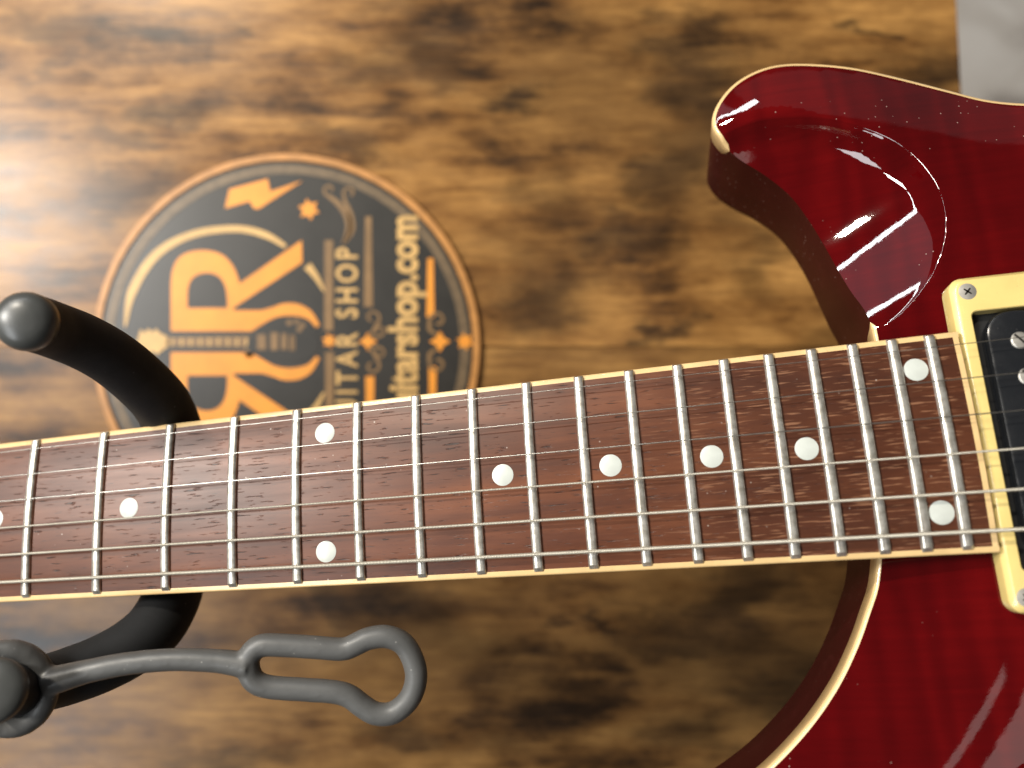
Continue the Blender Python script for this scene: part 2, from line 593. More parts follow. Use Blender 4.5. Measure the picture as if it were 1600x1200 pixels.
def plank(name, y0, y1, zt, mat, parent):
    bm = bmesh.new()
    vs = [bm.verts.new(v) for v in ((-0.48, y0, -0.018), (edge_x(y0), y0, -0.018), (edge_x(y1), y1, -0.018), (-0.48, y1, -0.018),
                                    (-0.48, y0, zt), (edge_x(y0), y0, zt), (edge_x(y1), y1, zt), (-0.48, y1, zt))]
    for f in ((3, 2, 1, 0), (4, 5, 6, 7), (0, 1, 5, 4), (1, 2, 6, 5), (2, 3, 7, 6), (3, 0, 4, 7)):
        bm.faces.new([vs[i] for i in f])
    bmesh.ops.bevel(bm, geom=[e for e in bm.edges if all(abs(v.co.z - zt) < 1e-6 for v in e.verts)],
                    offset=0.0006, segments=2, affect='EDGES')
    me = bpy.data.meshes.new(name)
    bm.to_mesh(me)
    bm.free()
    return new_obj(name, me, mat, parent)


top = tag(empty('tabletop'), kind='structure')
plank('plank', SEAM + 0.0001, 0.42, 0.0, M['wood_a'], top)
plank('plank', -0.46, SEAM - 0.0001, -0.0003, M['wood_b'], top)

# ------------------------------------------------------------------ round shop sign
SU = 0.38 / 1296.9 / 2.5          # metres for one drawing unit of the sign
SCX, SCY = 800.0, 807.0
sign = empty('shop_sign', Matrix.Translation(((130 + SCX / 2.5 - 800) * SU * 2.5, -(220 + SCY / 2.5 - 600) * SU * 2.5, 0.0)))
tag(sign, 'round black shop sign with copper rim and gold lettering flat on brown boards', 'sign')
def sp_(x, y):
    return ((x - SCX) * SU, -(y - SCY) * SU)


def disc(name, r, z0, z1, mat, r_in=None, bev=0.0003):
    if r_in is None:
        prof = [(0, z0), (r, z0), (r, z1 - bev), (r - bev, z1), (0, z1)]
        vs, fs = lathe_data(prof, 128)
    else:
        seg = 128
        prof = [(r_in, z0), (r, z0), (r, z1 - bev), (r - bev, z1), (r_in + bev, z1), (r_in, z1 - bev)]
        vs, fs = [], []
        for k in range(seg):
            a = 2 * math.pi * k / seg
            for rr, zz in prof:
                vs.append((rr * math.cos(a), rr * math.sin(a), zz))
        m = len(prof)
        for k in range(seg):
            k2 = (k + 1) % seg
            for i in range(m):
                i2 = (i + 1) % m
                fs.append((k * m + i, k2 * m + i, k2 * m + i2, k * m + i2))
    return smooth_by_angle(from_data(name, vs, fs, mat, sign), 30)


disc('face', 723 * SU, 0.0002, 0.0020, M['sign_black'])
disc('inner_band', 709 * SU, 0.0020, 0.00216, M['sign_band'], 674 * SU, 0.00004)
disc('rim', 752 * SU, 0.0002, 0.0027, M['copper'], 723.5 * SU)
ZF = 0.0020


def shape2d(name, splines, mat, h=0.00016, lift=0.00002):
    cu = bpy.data.curves.new(name, 'CURVE')
    cu.dimensions = '2D'
    cu.fill_mode = 'BOTH'
    cu.extrude = h / 2
    for s in splines:
        q = cu.splines.new('POLY')
        q.points.add(len(s) - 1)
        for p, (x, y) in zip(q.points, s):
            X, Y = sp_(x, y)
            p.co = (X, Y, 0, 1)
        q.use_cyclic_u = True
    tmp = bpy.data.objects.new(name, cu)
    COL.objects.link(tmp)
    dg = bpy.context.evaluated_depsgraph_get()
    me = bpy.data.meshes.new_from_object(tmp.evaluated_get(dg))
    bpy.data.objects.remove(tmp)
    bpy.data.curves.remove(cu)
    me.transform(Matrix.Translation((0, 0, ZF + lift + h / 2)))
    me.name = name
    return new_obj(name, me, mat, sign)


def ribbon(pts, widths, n=8):
    """closed outline of a stroke with varying width"""
    P = catmull(pts, n)
    W = np.interp(np.linspace(0, len(widths) - 1, len(P)), range(len(widths)), widths)
    L, R = [], []
    for i, p in enumerate(P):
        d = P[min(i + 1, len(P) - 1)] - P[max(i - 1, 0)]
        d = d / (np.linalg.norm(d) + 1e-9)
        nrm = np.array([-d[1], d[0]])
        L.append(p + nrm * W[i] / 2)
        R.append(p - nrm * W[i] / 2)
    return [tuple(q) for q in L + R[::-1]]


def star(cx, cy, r, k=6, inner=0.5, rot=0.0):
    return [(cx + (r if i % 2 == 0 else r * inner) * math.cos(math.pi * i / k + rot),
             cy + (r if i % 2 == 0 else r * inner) * math.sin(math.pi * i / k + rot)) for i in range(2 * k)]


def mir(s):
    return [(x, 2 * 786 - y) for x, y in s]


R_out = [(350, 745)] + [tuple(p) for p in catmull([(350, 565), (356, 510), (376, 466), (412, 441), (460, 431), (512, 435), (556, 453), (590, 490), (610, 535), (616, 560)], 4)] + \
    [(858, 392), (860, 478), (592, 655), (596, 664), (690, 664)] + \
    [tuple(p) for p in catmull([(700, 664), (748, 651), (790, 637), (845, 640), (895, 668), (928, 722)], 4)] + \
    [tuple(p) for p in catmull([(914, 730), (880, 697), (820, 684), (762, 690), (712, 714), (664, 745)], 4)]
R_in = [tuple(p) for p in catmull([(415, 655), (415, 592), (426, 550), (452, 526), (490, 518), (530, 528), (556, 558), (567, 600), (570, 655)], 4)]
shape2d('letter_r', [R_out, R_in], M['gold'])
shape2d('mirrored_letter_r', [mir(R_out), mir(R_in)], M['gold'])
arc = ribbon([(172, 728), (200, 590), (290, 450), (430, 370), (600, 347), (715, 370), (796, 416)], [6, 34, 34, 28, 26, 26, 14], 8)
shape2d('crescent_line', [arc], M['pale_gold'])
shape2d('crescent_line', [mir(arc)], M['pale_gold'])
shape2d('lightning_bolt', [[(577, 193), (726, 153), (736, 202), (862, 160), (690, 270), (672, 268), (656, 240), (560, 268)]], M['gold'])
for cx, cy, r in ((886, 272, 43), (965, 782, 30), (1492, 785, 36)):
    shape2d('star', [star(cx, cy, r, 6, 0.55, 0.3)], M['gold'])
# small picture of a guitar between the letters
shape2d('guitar_neck_motif', [[(335, 770), (690, 764), (690, 808), (335, 803)]], M['dim_gold'])
for k in range(9):
    x = 352 + k * 36
    shape2d('fret_motif', [[(x, 772), (x + 8, 772), (x + 8, 802), (x, 802)]], M['pale_gold'], lift=0.0002)
shape2d('headstock_motif', [[(214, 800), (224, 765), (232, 738), (250, 752), (262, 734), (278, 750), (292, 735), (308, 752), (340, 768), (340, 804), (318, 818), (296, 836), (280, 822), (262, 834), (246, 818)]], M['pale_gold'])
shape2d('guitar_body_motif', [[tuple(p) for p in catmull([(668, 752), (700, 728), (760, 700), (830, 694), (890, 715), (922, 760), (922, 812), (885, 850), (825, 858), (760, 845), (705, 822), (668, 830), (640, 800)], 5, True)]], M['sign_black'], h=0.00022)
for a in ((686, 720, 758, 816), (738, 766, 750, 818), (780, 800, 754, 816), (812, 822, 760, 820), (826, 832, 760, 820)):
    shape2d('pickup_motif', [[(a[0], a[2]), (a[1], a[2]), (a[1], a[3]), (a[0], a[3])]], M['dim_gold'], lift=0.00028)
for cx, cy in ((810, 712), (838, 708), (862, 722), (850, 738)):
    shape2d('knob_motif', [star(cx, cy, 11, 8, 0.96)], M['dim_gold'], lift=0.00028)
shape2d('horn_motif', [star(655, 828, 20, 10, 0.97)], M['dim_gold'])

# ornament lines
def bar(x, y0, y1, w0, w1, mat):
    shape2d('ornament_line', [[(x - w0 / 2, y0), (x + w0 / 2, y0), (x + w1 / 2, y1), (x - w1 / 2, y1)]], mat)


bar(963, 392, 742, 32, 34, M['dim_gold'])
bar(966, 826, 1170, 34, 32, M['dim_gold'])
shape2d('ornament_line', [ribbon([(880, 490), (915, 535), (945, 590)], [34, 22, 6], 6)], M['pale_gold'])
shape2d('ornament_line', [mir(ribbon([(880, 490), (915, 535), (945, 590)], [34, 22, 6], 6))], M['pale_gold'])
bar(1117, 300, 650, 24, 34, M['dim_gold'])
bar(1123, 920, 1260, 34, 26, M['gold'])
bar(1358, 462, 690, 22, 30, M['gold'])
bar(1366, 882, 1110, 30, 24, M['gold'])
for cx, cy, r in ((1115, 785, 36), (1395, 785, 42)):
    shape2d('rosette', [star(cx, cy, r, 4, 0.5, 0.0)], M['gold'])


def scroll(pts, curl, w, mat=M['dim_gold']):
    shape2d('scroll', [ribbon(pts + curl[:1], w, 8)], mat)
    for a, b in ((0, 5), (4, len(curl))):                      # the curl in two strokes, so that no outline crosses itself
        shape2d('scroll', [ribbon(curl[a:b], [w[-1], w[-1] * 0.8], 8)], mat, lift=0.00006 + a * 0.00002)


def spiral(cx, cy, r, a0, a1, n=9):
    return [(cx + r * (1 - 0.62 * k / (n - 1)) * math.cos(math.radians(a0 + (a1 - a0) * k / (n - 1))),
             cy + r * (1 - 0.62 * k / (n - 1)) * math.sin(math.radians(a0 + (a1 - a0) * k / (n - 1)))) for k in range(n)]


scroll([(1018, 405), (1040, 350), (1034, 300), (1000, 250), (966, 222)], spiral(966, 196, 25, 90, 390), [6, 24, 24, 20, 14, 10])
scroll([(1022, 405), (1052, 350), (1046, 290), (1026, 240)], spiral(1044, 208, 26, 140, 430), [6, 24, 22, 14, 10])
for s in (1, -1):
    def f(pts):
        return [(x, 786 + (y - 786) * s) for x, y in pts]
    scroll(f([(1118, 768), (1138, 740), (1152, 715)]), f(spiral(1132, 692, 30, 30, -270)), [8, 14, 13, 10])
    scroll(f([(1128, 772), (1150, 766)]), f(spiral(1160, 742, 22, 80, -220)), [6, 12, 9])
    scroll(f([(1384, 758), (1356, 740), (1354, 712)]), f(spiral(1386, 702, 33, 180, 480)), [8, 16, 15, 12])


def lettering(name, body, base_x, top_x, y_end, y_start, mat, bold=0.0, spacing=1.0, ref='H'):
    """text that reads upwards: baseline at base_x, capitals reach top_x, runs from y_start up to y_end"""
    cu = bpy.data.curves.new(name, 'FONT')
    cu.body = body
    cu.size = 1
    cu.offset = bold
    cu.space_character = spacing
    cu.extrude = 0.01
    cu.resolution_u = 4
    tmp = bpy.data.objects.new(name, cu)
    COL.objects.link(tmp)
    bpy.context.view_layer.update()
    dg = bpy.context.evaluated_depsgraph_get()
    me = bpy.data.meshes.new_from_object(tmp.evaluated_get(dg))
    bpy.data.objects.remove(tmp)
    co = np.zeros(len(me.vertices) * 3)
    me.vertices.foreach_get('co', co)
    co = co.reshape(-1, 3)
    x0, x1 = co[:, 0].min(), co[:, 0].max()
    ch = co[:, 1].max()
    X = base_x + (top_x - base_x) * co[:, 1] / ch
    Y = y_start + (y_end - y_start) * (co[:, 0] - x0) / (x1 - x0)
    h = 0.00016
    Z = ZF + 0.00002 + h * (co[:, 2] > 0)
    out = np.stack([(X - SCX) * SU, -(Y - SCY) * SU, Z], 1)
    me.vertices.foreach_set('co', out.ravel())
    me.update()
    bm = bmesh.new()
    bm.from_mesh(me)
    bmesh.ops.recalc_face_normals(bm, faces=bm.faces)
    bm.to_mesh(me)
    bm.free()
    me.name = name
    return new_obj(name, me, mat, sign)


lettering('lettering', 'GUITAR SHOP', 1073, 990, 420, 1152, M['pale_gold'], 0.02, 1.35)
lettering('web_address', 'guitarshop.com', 1304, 1192, 296, 1105, M['pale_gold'], 0.035, 1.0)

# ------------------------------------------------------------------ guitar frame: x along strings (mm from nut - 350), y to treble, z off the board
GM = Matrix(((0.98123246, -0.06224403, -0.18250626, -0.01227063),
             (0.1016966, 0.97118482, 0.21554082, -0.02663025),
             (0.16383118, -0.23005592, 0.95928808, -0.23255331 + CAM_H),
             (0, 0, 0, 1)))
guitar = empty('electric_guitar', GM)
tag(guitar, 'glossy red electric guitar with cream binding, rosewood fretboard and white dot inlays', 'guitar')
U0 = 350.0
def L(u, v, z):
    return ((u - U0) * MM, v * MM, z * MM)


SCALE = 635.0
def fret_u(n):
    return SCALE * (1 - 2 ** (-n / 12))


RAD = 254.0
def crown(v):
    return -v * v / (2 * RAD)


def half_w(u):
    return (42 + (55.547 - 42) * u / 476.25) / 2


def edge_t(u): return half_w(u) + 0.25
def edge_b(u): return half_w(u) + 1.25
BW = 1.55
FB_END = 483.6

# fretboard wood
def board_section(u, v0, v1, zb, n=14):
    vs = np.linspace(v0, v1, n)
    ring = [L(u, v, crown(v)) for v in vs]
    return ring + [L(u, v1, zb), L(u, v0, zb)]


us = [-2] + list(np.linspace(0, FB_END - BW, 24))
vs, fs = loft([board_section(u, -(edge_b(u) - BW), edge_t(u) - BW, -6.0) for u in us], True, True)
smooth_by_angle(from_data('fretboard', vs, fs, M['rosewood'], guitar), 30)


def strip(sign_):
    rings = []
    for u in list(np.linspace(-2, FB_END, 25)):
        e = edge_t(u) if sign_ > 0 else edge_b(u)
        a, b = sign_ * (e - BW), sign_ * e
        r = 0.25 * sign_
        rings.append([L(u, a, crown(a)), L(u, b - 2 * r, crown(b)), L(u, b - 0.6 * r, crown(b) - 0.12), L(u, b, crown(b) - 0.45), L(u, b, -6.0), L(u, a, -6.0)])
    vs, fs = loft(rings, True, True)
    smooth_by_angle(from_data('fretboard_binding', vs, fs, M['cream'], guitar), 50)


strip(1)
strip(-1)
rings = []
for v in np.linspace(-(edge_b(FB_END) - BW), edge_t(FB_END) - BW, 14):
    rings.append([L(FB_END - BW, v, crown(v)), L(FB_END - .2, v, crown(v)), L(FB_END, v, crown(v) - .25), L(FB_END, v, -6.0), L(FB_END - BW, v, -6.0)])
vs, fs = loft(rings, True, True)
smooth_by_angle(from_data('fretboard_binding', vs, fs, M['cream'], guitar), 50)

# neck
rings = []
for u in np.linspace(-2, 470, 30):
    a, b = edge_t(u) - 0.35, edge_b(u) - 0.35
    dpt = 15 + 3 * u / 470 + max(0, (u - 400) / 70) ** 2 * 16
    ring = []
    for k in range(19):
        th = math.pi * k / 18
        cx = (a - b) / 2
        ring.append(L(u, cx + (a + b) / 2 * math.cos(th), -6.05 - dpt * math.sin(th) ** 0.75))
    rings.append(ring)
vs, fs = loft(rings, True, True)
smooth_by_angle(from_data('neck', vs, fs, M['neckwood'], guitar), 50)
vs, fs = loft([[L(-2.1, -21, 1.5), L(-2.1, 21, 1.5), L(-2.1, 21, -5), L(-2.1, -21, -5)], [L(-6, -21, 1.2), L(-6, 21, 1.2), L(-6, 21, -5), L(-6, -21, -5)]], True, True)
from_data('nut', vs, fs, M['bone'], guitar)

# frets
def make_fret(u):
    bvs = np.linspace(-1, 1, 25)
    vt, vb = half_w(u) + 0.05, half_w(u) + 0.25
    rings = []
    prof = [(math.cos(a), math.sin(a)) for a in np.linspace(0, math.pi, 13)]
    stations = [(-vb, 0.08), (-vb + 0.95, 1.0)] + [(v, 1.0) for v in np.linspace(-vb + 1.6, vt - 1.3, 16)] + [(vt - 0.55, 1.0), (vt, 0.08)]
    W, H = 1.42, 1.15
    for v, h in stations:
        ww = W * (0.86 + 0.14 * h)
        ring = [L(u + ww * c * (1 if abs(c) > .99 else 0.97), v, crown(v) + 0.12 + H * h * (s ** 0.55)) for c, s in prof]
        ring = [L(u + ww, v, crown(v) - 0.15)] + ring + [L(u - ww, v, crown(v) - 0.15)]
        rings.append(ring)
    vs, fs = loft(rings, True, True)
    return smooth_by_angle(from_data('fret', vs, fs, M['fret'], guitar), 32)


for n in range(5, 25):
    make_fret(fret_u(n))

# inlay dots
def make_dot(u, v, r=3.02):
    vs, fs = lathe_data([(0, -0.5), (r, -0.5), (r, 0.04), (r - 0.05, 0.06), (0, 0.07)], 40)
    o = from_data('inlay_dot', [(x * MM, y * MM, z * MM) for x, y, z in vs], fs, M['inlay'], guitar)
    smooth_by_angle(o, 30)
    o.location = L(u, v, crown(v) + 0.0)
    o.rotation_euler = (math.atan(v / RAD) * -1, 0, 0)


for u, v in ((199.0, 0), (245.0, 0), (307.4, 17.2), (307.4, -17.1), (359.9, 0.3), (389.9, 0.4), (416.9, 0.5), (441.3, 0.4), (471.5, 18.7), (471.5, -18.5)):
    make_dot(u, v)

# strings
STR = [(20.6, 23.75, .11), (12.7, 14.55, .14), (5.1, 5.0, .175), (-3.1, -4.5, .28), (-11.3, -14.4, .385), (-19.3, -24.0, .51)]
for i, (va, vb, r) in enumerate(STR):
    k = (vb - va) / (490 - 203.0)
    def sv(u): return va + (u - 203) * k
    pts = []
    for u in (-3, 100, 203, 350, 490, 560, 634):
        v = sv(u)
        z = 1.9 + 1.0 * (u / 490) + crown(v) * 0.75
        pts.append(L(u, v, z + r))
    vs, fs = tube_data(pts, [r * MM] * len(pts), 12)
    from_data('string', vs, fs, M['string'] if i < 3 else M['wound'], guitar, True)

# ------------------------------------------------------------------ body
half = [(466.0, 26.0), (466.0, 33.0), (465.2, 40.0), (462.8, 47.5), (460.6, 56.0), (458.3, 64.5), (455.2, 73.0), (450.9, 81.2),
        (444.4, 88.2), (437.0, 94.0), (432.0, 99.2), (429.8, 104.6), (431.4, 110.2), (436.2, 116.0), (442.6, 119.8), (450.5, 121.5),
        (459.9, 120.4), (472.6, 116.7), (484.6, 111.2), (497.9, 104.4), (507.5, 99.6), (517.4, 96.6), (530, 94.4), (548, 93.5),
        (575, 97), (610, 112), (650, 134), (690, 148), (730, 149), (770, 130), (795, 95), (806, 45), (808, -10),
        (800, -75), (775, -125), (735, -158), (690, -167), (640, -160), (600, -141), (560, -122), (525, -115), (490, -120),
        (450, -131), (415, -137), (390, -136), (374, -129), (367, -118), (371, -107), (384, -99), (399, -93.2), (411.5, -87), (422.3, -79.9),
        (433.2, -70.4), (441.8, -60.6), (448.2, -50.8), (452.6, -42.3), (455.9, -35.2), (458.2, -26.0)]
curve = catmull(half, 10)
def resample(P):
    P = np.array(P)
    out = [P[0]]
    acc = 0.0
    for a, b in zip(P[:-1], P[1:]):
        acc += np.linalg.norm(b - a)
        step = 1.3 if (b[0] < 545) else 5.0
        if acc >= step:
            out.append(b)
            acc = 0
    if np.linalg.norm(out[-1] - P[-1]) > 0.3:
        out.append(P[-1])
    return np.array(out)


OUT = resample(curve)
SEGA = OUT
SEGB = np.roll(OUT, -1, 0)
N_OUT = len(OUT)


def seg_dist(Q, A, B):
    Q = np.asarray(Q, float)
    best = np.full(len(Q), 1e9)
    for a, b in zip(A, B):
        d = b - a
        tt = np.clip(((Q - a) @ d) / max(d @ d, 1e-9), 0, 1)
        e = Q - (a + tt[:, None] * d)
        best = np.minimum(best, np.sqrt((e * e).sum(1)))
    return best


CREASE = np.array(catmull([(427.0, 98.6), (433.2, 100.6), (445.6, 102.0), (463.5, 98.2), (479.0, 88.5), (487.4, 74), (488.2, 58), (483.2, 45), (475.4, 36.4), (468.2, 32.4), (462, 30.8)], 6))
SC_POLY = [tuple(p) for p in CREASE] + [(440, 40), (430, 70), (425, 90)]


def inside(Q, poly):
    Q = np.asarray(Q, float)
    r = np.zeros(len(Q), bool)
    n = len(poly)
    for i in range(n):
        x1, y1 = poly[i]
        x2, y2 = poly[(i + 1) % n]
        cond = ((y1 > Q[:, 1]) != (y2 > Q[:, 1]))
        with np.errstate(divide='ignore', invalid='ignore'):
            xi = (x2 - x1) * (Q[:, 1] - y1) / (y2 - y1) + x1
        r ^= cond & (Q[:, 0] < xi)
    return r


Z_RIM, Z_MID, CARVE = -13.6, -7.6, 46.0
SC_Z, SC_N, SC_S = -22.8, 0.30, 0.0085


def top_z(Q):
    Q = np.asarray(Q, float)
    # distance to the outer edge; the short run under the neck does not count
    d = seg_dist(Q, SEGA[:-1], SEGB[:-1])
    s = np.clip(d / CARVE, 0, 1)
    z = Z_RIM + (Z_MID - Z_RIM) * (1 - (1 - s) ** 2.2)
    z = z - 0.2 * np.clip(1 - d / 1.1, 0, 1) ** 2
    c = seg_dist(Q, CREASE[:-1], CREASE[1:])
    sd = np.where(inside(Q, SC_POLY), c, -c)
    soft = 1.5
    e = np.where(sd > -soft, np.where(sd < soft, (sd + soft) ** 2 / (4 * soft), sd), 0.0)
    wall = e * 1.5
    sx, sy = Q[:, 0] - 455.0, Q[:, 1] - 73.0
    along, inw = sx * 0.44 - sy * 0.90, sx * 0.90 + sy * 0.44
    floor_ = SC_Z + SC_N * inw + SC_S * 1600.0 * np.tanh(along ** 2 / 1600.0) + 0.003 * (np.clip(inw, -8, 30) - 12.0) ** 2
    avail = np.maximum(z - floor_, 0.0)
    kk = 3.6
    h = np.clip(0.5 + 0.5 * (avail - wall) / kk, 0, 1)
    dep = avail * (1 - h) + wall * h - kk * h * (1 - h)
    return z - np.maximum(dep, 0.0) * np.clip(e / 0.5, 0, 1)


# top plate
pts = [tuple(p) for p in OUT]
edges = [(i, (i + 1) % N_OUT) for i in range(N_OUT)]
gx = np.concatenate([np.arange(366, 545, 1.8), np.arange(546, 810, 7.0)])
cand = []
for i, x in enumerate(gx):
    stepy = 1.8 if x < 545 else 7.0
    for y in np.arange(-170, 152, stepy):
        cand.append((x + (0.0), y + (0.9 if i % 2 else 0) * (stepy / 1.8)))
cand = [c_ for c_ in cand if not (427 < c_[0] < 494 and 30 < c_[1] < 110)]
for i, x in enumerate(np.arange(427.3, 494, 0.9)):
    for y in np.arange(30.3, 110, 1.0):
        cand.append((x, y + (0.5 if i % 2 else 0)))
cand = np.array(cand)
ins = inside(cand, pts)
cand = cand[ins]
dd = seg_dist(cand, SEGA, SEGB)
dcr = seg_dist(cand, CREASE[:-1], CREASE[1:])
cand = cand[(dd > 1.6) & (dcr > 3.4)]
# two fine rows just inside the rim
def inset(P, dist):
    T = np.roll(P, -1, 0) - np.roll(P, 1, 0)
    T /= np.linalg.norm(T, axis=1)[:, None]
    Nn = np.stack([T[:, 1], -T[:, 0]], 1)
    return P + Nn * dist


test = inset(OUT, 0.5)
sgn = 1 if inside(test, pts).mean() > 0.5 else -1
rows = []
for dist in (0.4, 0.9):
    r_ = inset(OUT, sgn * dist)
    r_ = r_[inside(r_, pts)]
    dk = seg_dist(r_, SEGA, SEGB)
    rows.append(r_[dk > dist * 0.8])
# rows that follow the crease of the scoop
fine_cr = [CREASE[0]]
for q in np.array([a + (b - a) * k / 12 for a, b in zip(CREASE[:-1], CREASE[1:]) for k in range(12)]):
    if np.linalg.norm(q - fine_cr[-1]) >= 0.7:
        fine_cr.append(q)
fine_cr = np.array(fine_cr)
TT = np.gradient(fine_cr, axis=0)
TT /= np.linalg.norm(TT, axis=1)[:, None]
NN = np.stack([TT[:, 1], -TT[:, 0]], 1)
for off in (-3.0, -2.1, -1.3, -0.9, -0.45, 0, 0.45, 0.9, 1.4, 2.0, 2.6, 3.2):
    q = fine_cr + NN * off
    q = q[inside(q, pts)]
    rows.append(q[seg_dist(q, SEGA, SEGB) > 1.6])
allp = np.concatenate([np.array(pts)] + rows + [cand])
res = delaunay_2d_cdt([Vector(p) for p in allp.tolist()], edges, [list(range(N_OUT))], 1, 1e-4)
V2 = np.array([tuple(v) for v in res[0]])
ZZ = top_z(V2)
ZZ = ZZ - 0.35 * np.clip(1 - seg_dist(V2, SEGA[:-1], SEGB[:-1]) / 0.85, 0, 1) ** 0.5 * (ZZ > Z_RIM - 1.5)      # tucked under the binding lip
F = [tuple(f) for f in res[2]]
me = bpy.data.meshes.new('body_top')
me.from_pydata([L(x, y, z) for (x, y), z in zip(V2, ZZ)], [], F)
me.update()
if me.polygons[0].normal.z < 0:
    me.flip_normals()
eps = 0.25
dzx = (top_z(V2 + [eps, 0]) - top_z(V2 - [eps, 0])) / (2 * eps)
dzy = (top_z(V2 + [0, eps]) - top_z(V2 - [0, eps])) / (2 * eps)
nr = np.stack([-dzx, -dzy, np.ones(len(V2))], 1)
nr /= np.linalg.norm(nr, axis=1)[:, None]
body_top = new_obj('body_top', me, M['red'], guitar, True)
me.normals_split_custom_set_from_vertices([tuple(n) for n in nr])

# side, binding and back share the outline
zed = top_z(OUT)
BIND = 8.0
c_out = seg_dist(OUT, CREASE[:-1], CREASE[1:])
cut = np.where(inside(OUT, SC_POLY), np.clip((c_out - 0.4) / 3.2, 0, 1), 0.0)      # the scoop takes the binding away
zb = np.minimum(np.maximum(Z_RIM - BIND, zed - BIND * np.sqrt(1 - cut)), zed - 0.02)
Z_BACK = -58.0
outw = inset(OUT, -sgn * 1.0) - OUT
rings = [[L(x, y, z) for (x, y), z in zip(OUT, zb)],
         [L(x, y, Z_BACK + 5) for x, y in OUT],
         [L(x - ox * 0.9, y - oy * 0.9, Z_BACK + 1.6) for (x, y), (ox, oy) in zip(OUT, outw)],
         [L(x - ox * 3.2, y - oy * 3.2, Z_BACK) for (x, y), (ox, oy) in zip(OUT, outw)]]
vs, fs = loft(rings, False, True)
smooth_by_angle(from_data('body_side', vs, fs, M['mahogany'], guitar), 60)
# binding strip, cut away where the scoop dips under it
vs, fs = [], []
zi1, zi2 = top_z(OUT - outw * 0.45), top_z(OUT - outw * 0.95)
for (x, y), (ox, oy), z0, z1, za, zc in zip(OUT, outw, zb, zed, zi1, zi2):
    h = min(max(z1 - z0, 0.0), 1)
    k = 0.12 if h > 0.1 else 0.0
    vs += [L(x, y, z0), L(x + ox * k, y + oy * k, z0 + 0.12 * h), L(x + ox * k, y + oy * k, z1 - 0.5 * h),
           L(x + ox * k * 0.4, y + oy * k * 0.4, z1 + 0.02 * h), L(x - ox * .45 * h, y - oy * .45 * h, z1 + (za - z1 + 0.10) * h),
           L(x - ox * .95 * h, y - oy * .95 * h, z1 + (zc - z1 + 0.05) * h)]
keep = (zed - zb) > 0.05
for i in range(N_OUT - 1):
    if keep[i] or keep[i + 1]:
        for k in range(5):
            fs.append((i * 6 + k, i * 6 + k + 1, (i + 1) * 6 + k + 1, (i + 1) * 6 + k))
smooth_by_angle(from_data('body_binding', vs, fs, M['cream'], guitar), 75)

# ------------------------------------------------------------------ pickup ring and pickup
RX0, RX1, RY0, RY1 = 484.1, 529.0, -44.2, 43.2
IX0, IX1, IY0, IY1 = 488.3, 524.6, -34.2, 33.4
ZR = -2.9
def ring2(x0, x1, y0, y1, r, z):
    return [L(x, y, z) for x, y in rrect(x0, x1, y0, y1, r, 8)]


rings = [ring2(RX0, RX1, RY0, RY1, 3.6, -11.0), ring2(RX0, RX1, RY0, RY1, 3.6, ZR - 1.5), ring2(RX0 + .12, RX1 - .12, RY0 + .12, RY1 - .12, 3.5, ZR - 1.15),
         ring2(RX0 + 1.35, RX1 - 1.35, RY0 + 1.0, RY1 - 1.0, 3.0, ZR - .14), ring2(RX0 + 1.75, RX1 - 1.75, RY0 + 1.4, RY1 - 1.4, 2.8, ZR),
         ring2(IX0 - .25, IX1 + .25, IY0 - .25, IY1 + .25, 1.7, ZR), ring2(IX0, IX1, IY0, IY1, 1.5, ZR - .25), ring2(IX0, IX1, IY0, IY1, 1.5, -11.0)]
vs, fs = loft(rings)
pring = smooth_by_angle(from_data('pickup_ring', vs, fs, M['ring_cream'], guitar), 28)


def cross_screw(u, v, z, parent, r=2.45, rot=0.5):
    bm = bmesh.new()
    seg = 32
    # dished head with a cross cut out of the middle
    prof = [(r, -0.9), (r, -0.12), (r - 0.18, 0.05), (r * 0.55, 0.16), (0.0, 0.20)]
    vs, fs = lathe_data(prof, seg)
    o = from_data('ring_screw', [(x * MM, y * MM, zz * MM) for x, y, zz in vs], fs, M['screw'], parent)
    smooth_by_angle(o, 35)
    o.location = L(u, v, z)
    o.rotation_euler = (0, 0, rot)
    # the dark recess of the cross, a shallow star-shaped pit
    w, l = 0.24, 1.15
    P = [(w, w), (l, w * .7), (l, -w * .7), (w, -w), (w * .7, -l), (-w * .7, -l), (-w, -w), (-l, -w * .7), (-l, w * .7), (-w, w), (-w * .7, l), (w * .7, l)]
    vv = [(x * MM, y * MM, 0.24 * MM - 0.03 * MM * (math.hypot(x, y) / l)) for x, y in P] + [(0, 0, 0.205 * MM)]
    ff = [(i, (i + 1) % 12, 12) for i in range(12)]
    me = bpy.data.meshes.new('cross_slot')
    me.from_pydata(vv, [], ff)
    c = new_obj('cross_slot', me, M['cross'], guitar)
    c.location = L(u, v, z + 0.01)
    c.rotation_euler = (0, 0, rot)
    c.parent = parent
    return o


M['cross'] = plain('screw_recess', (0.13, 0.11, 0.09), 0.22, metal=1.0)
for u, v in ((488.4, 39.0), (488.0, -40.3), (524.8, 39.0), (524.8, -40.3)):
    cross_screw(u, v, ZR - 0.05, pring, rot=0.5 + random.random())

pk = from_data('pickup_base', *loft([ring2(IX0 - .1, IX1 + .1, IY0 - .1, IY1 + .1, 1.0, -11), ring2(IX0 - .1, IX1 + .1, IY0 - .1, IY1 + .1, 1.0, -7.0)], False, True), M['black_matt'], guitar)


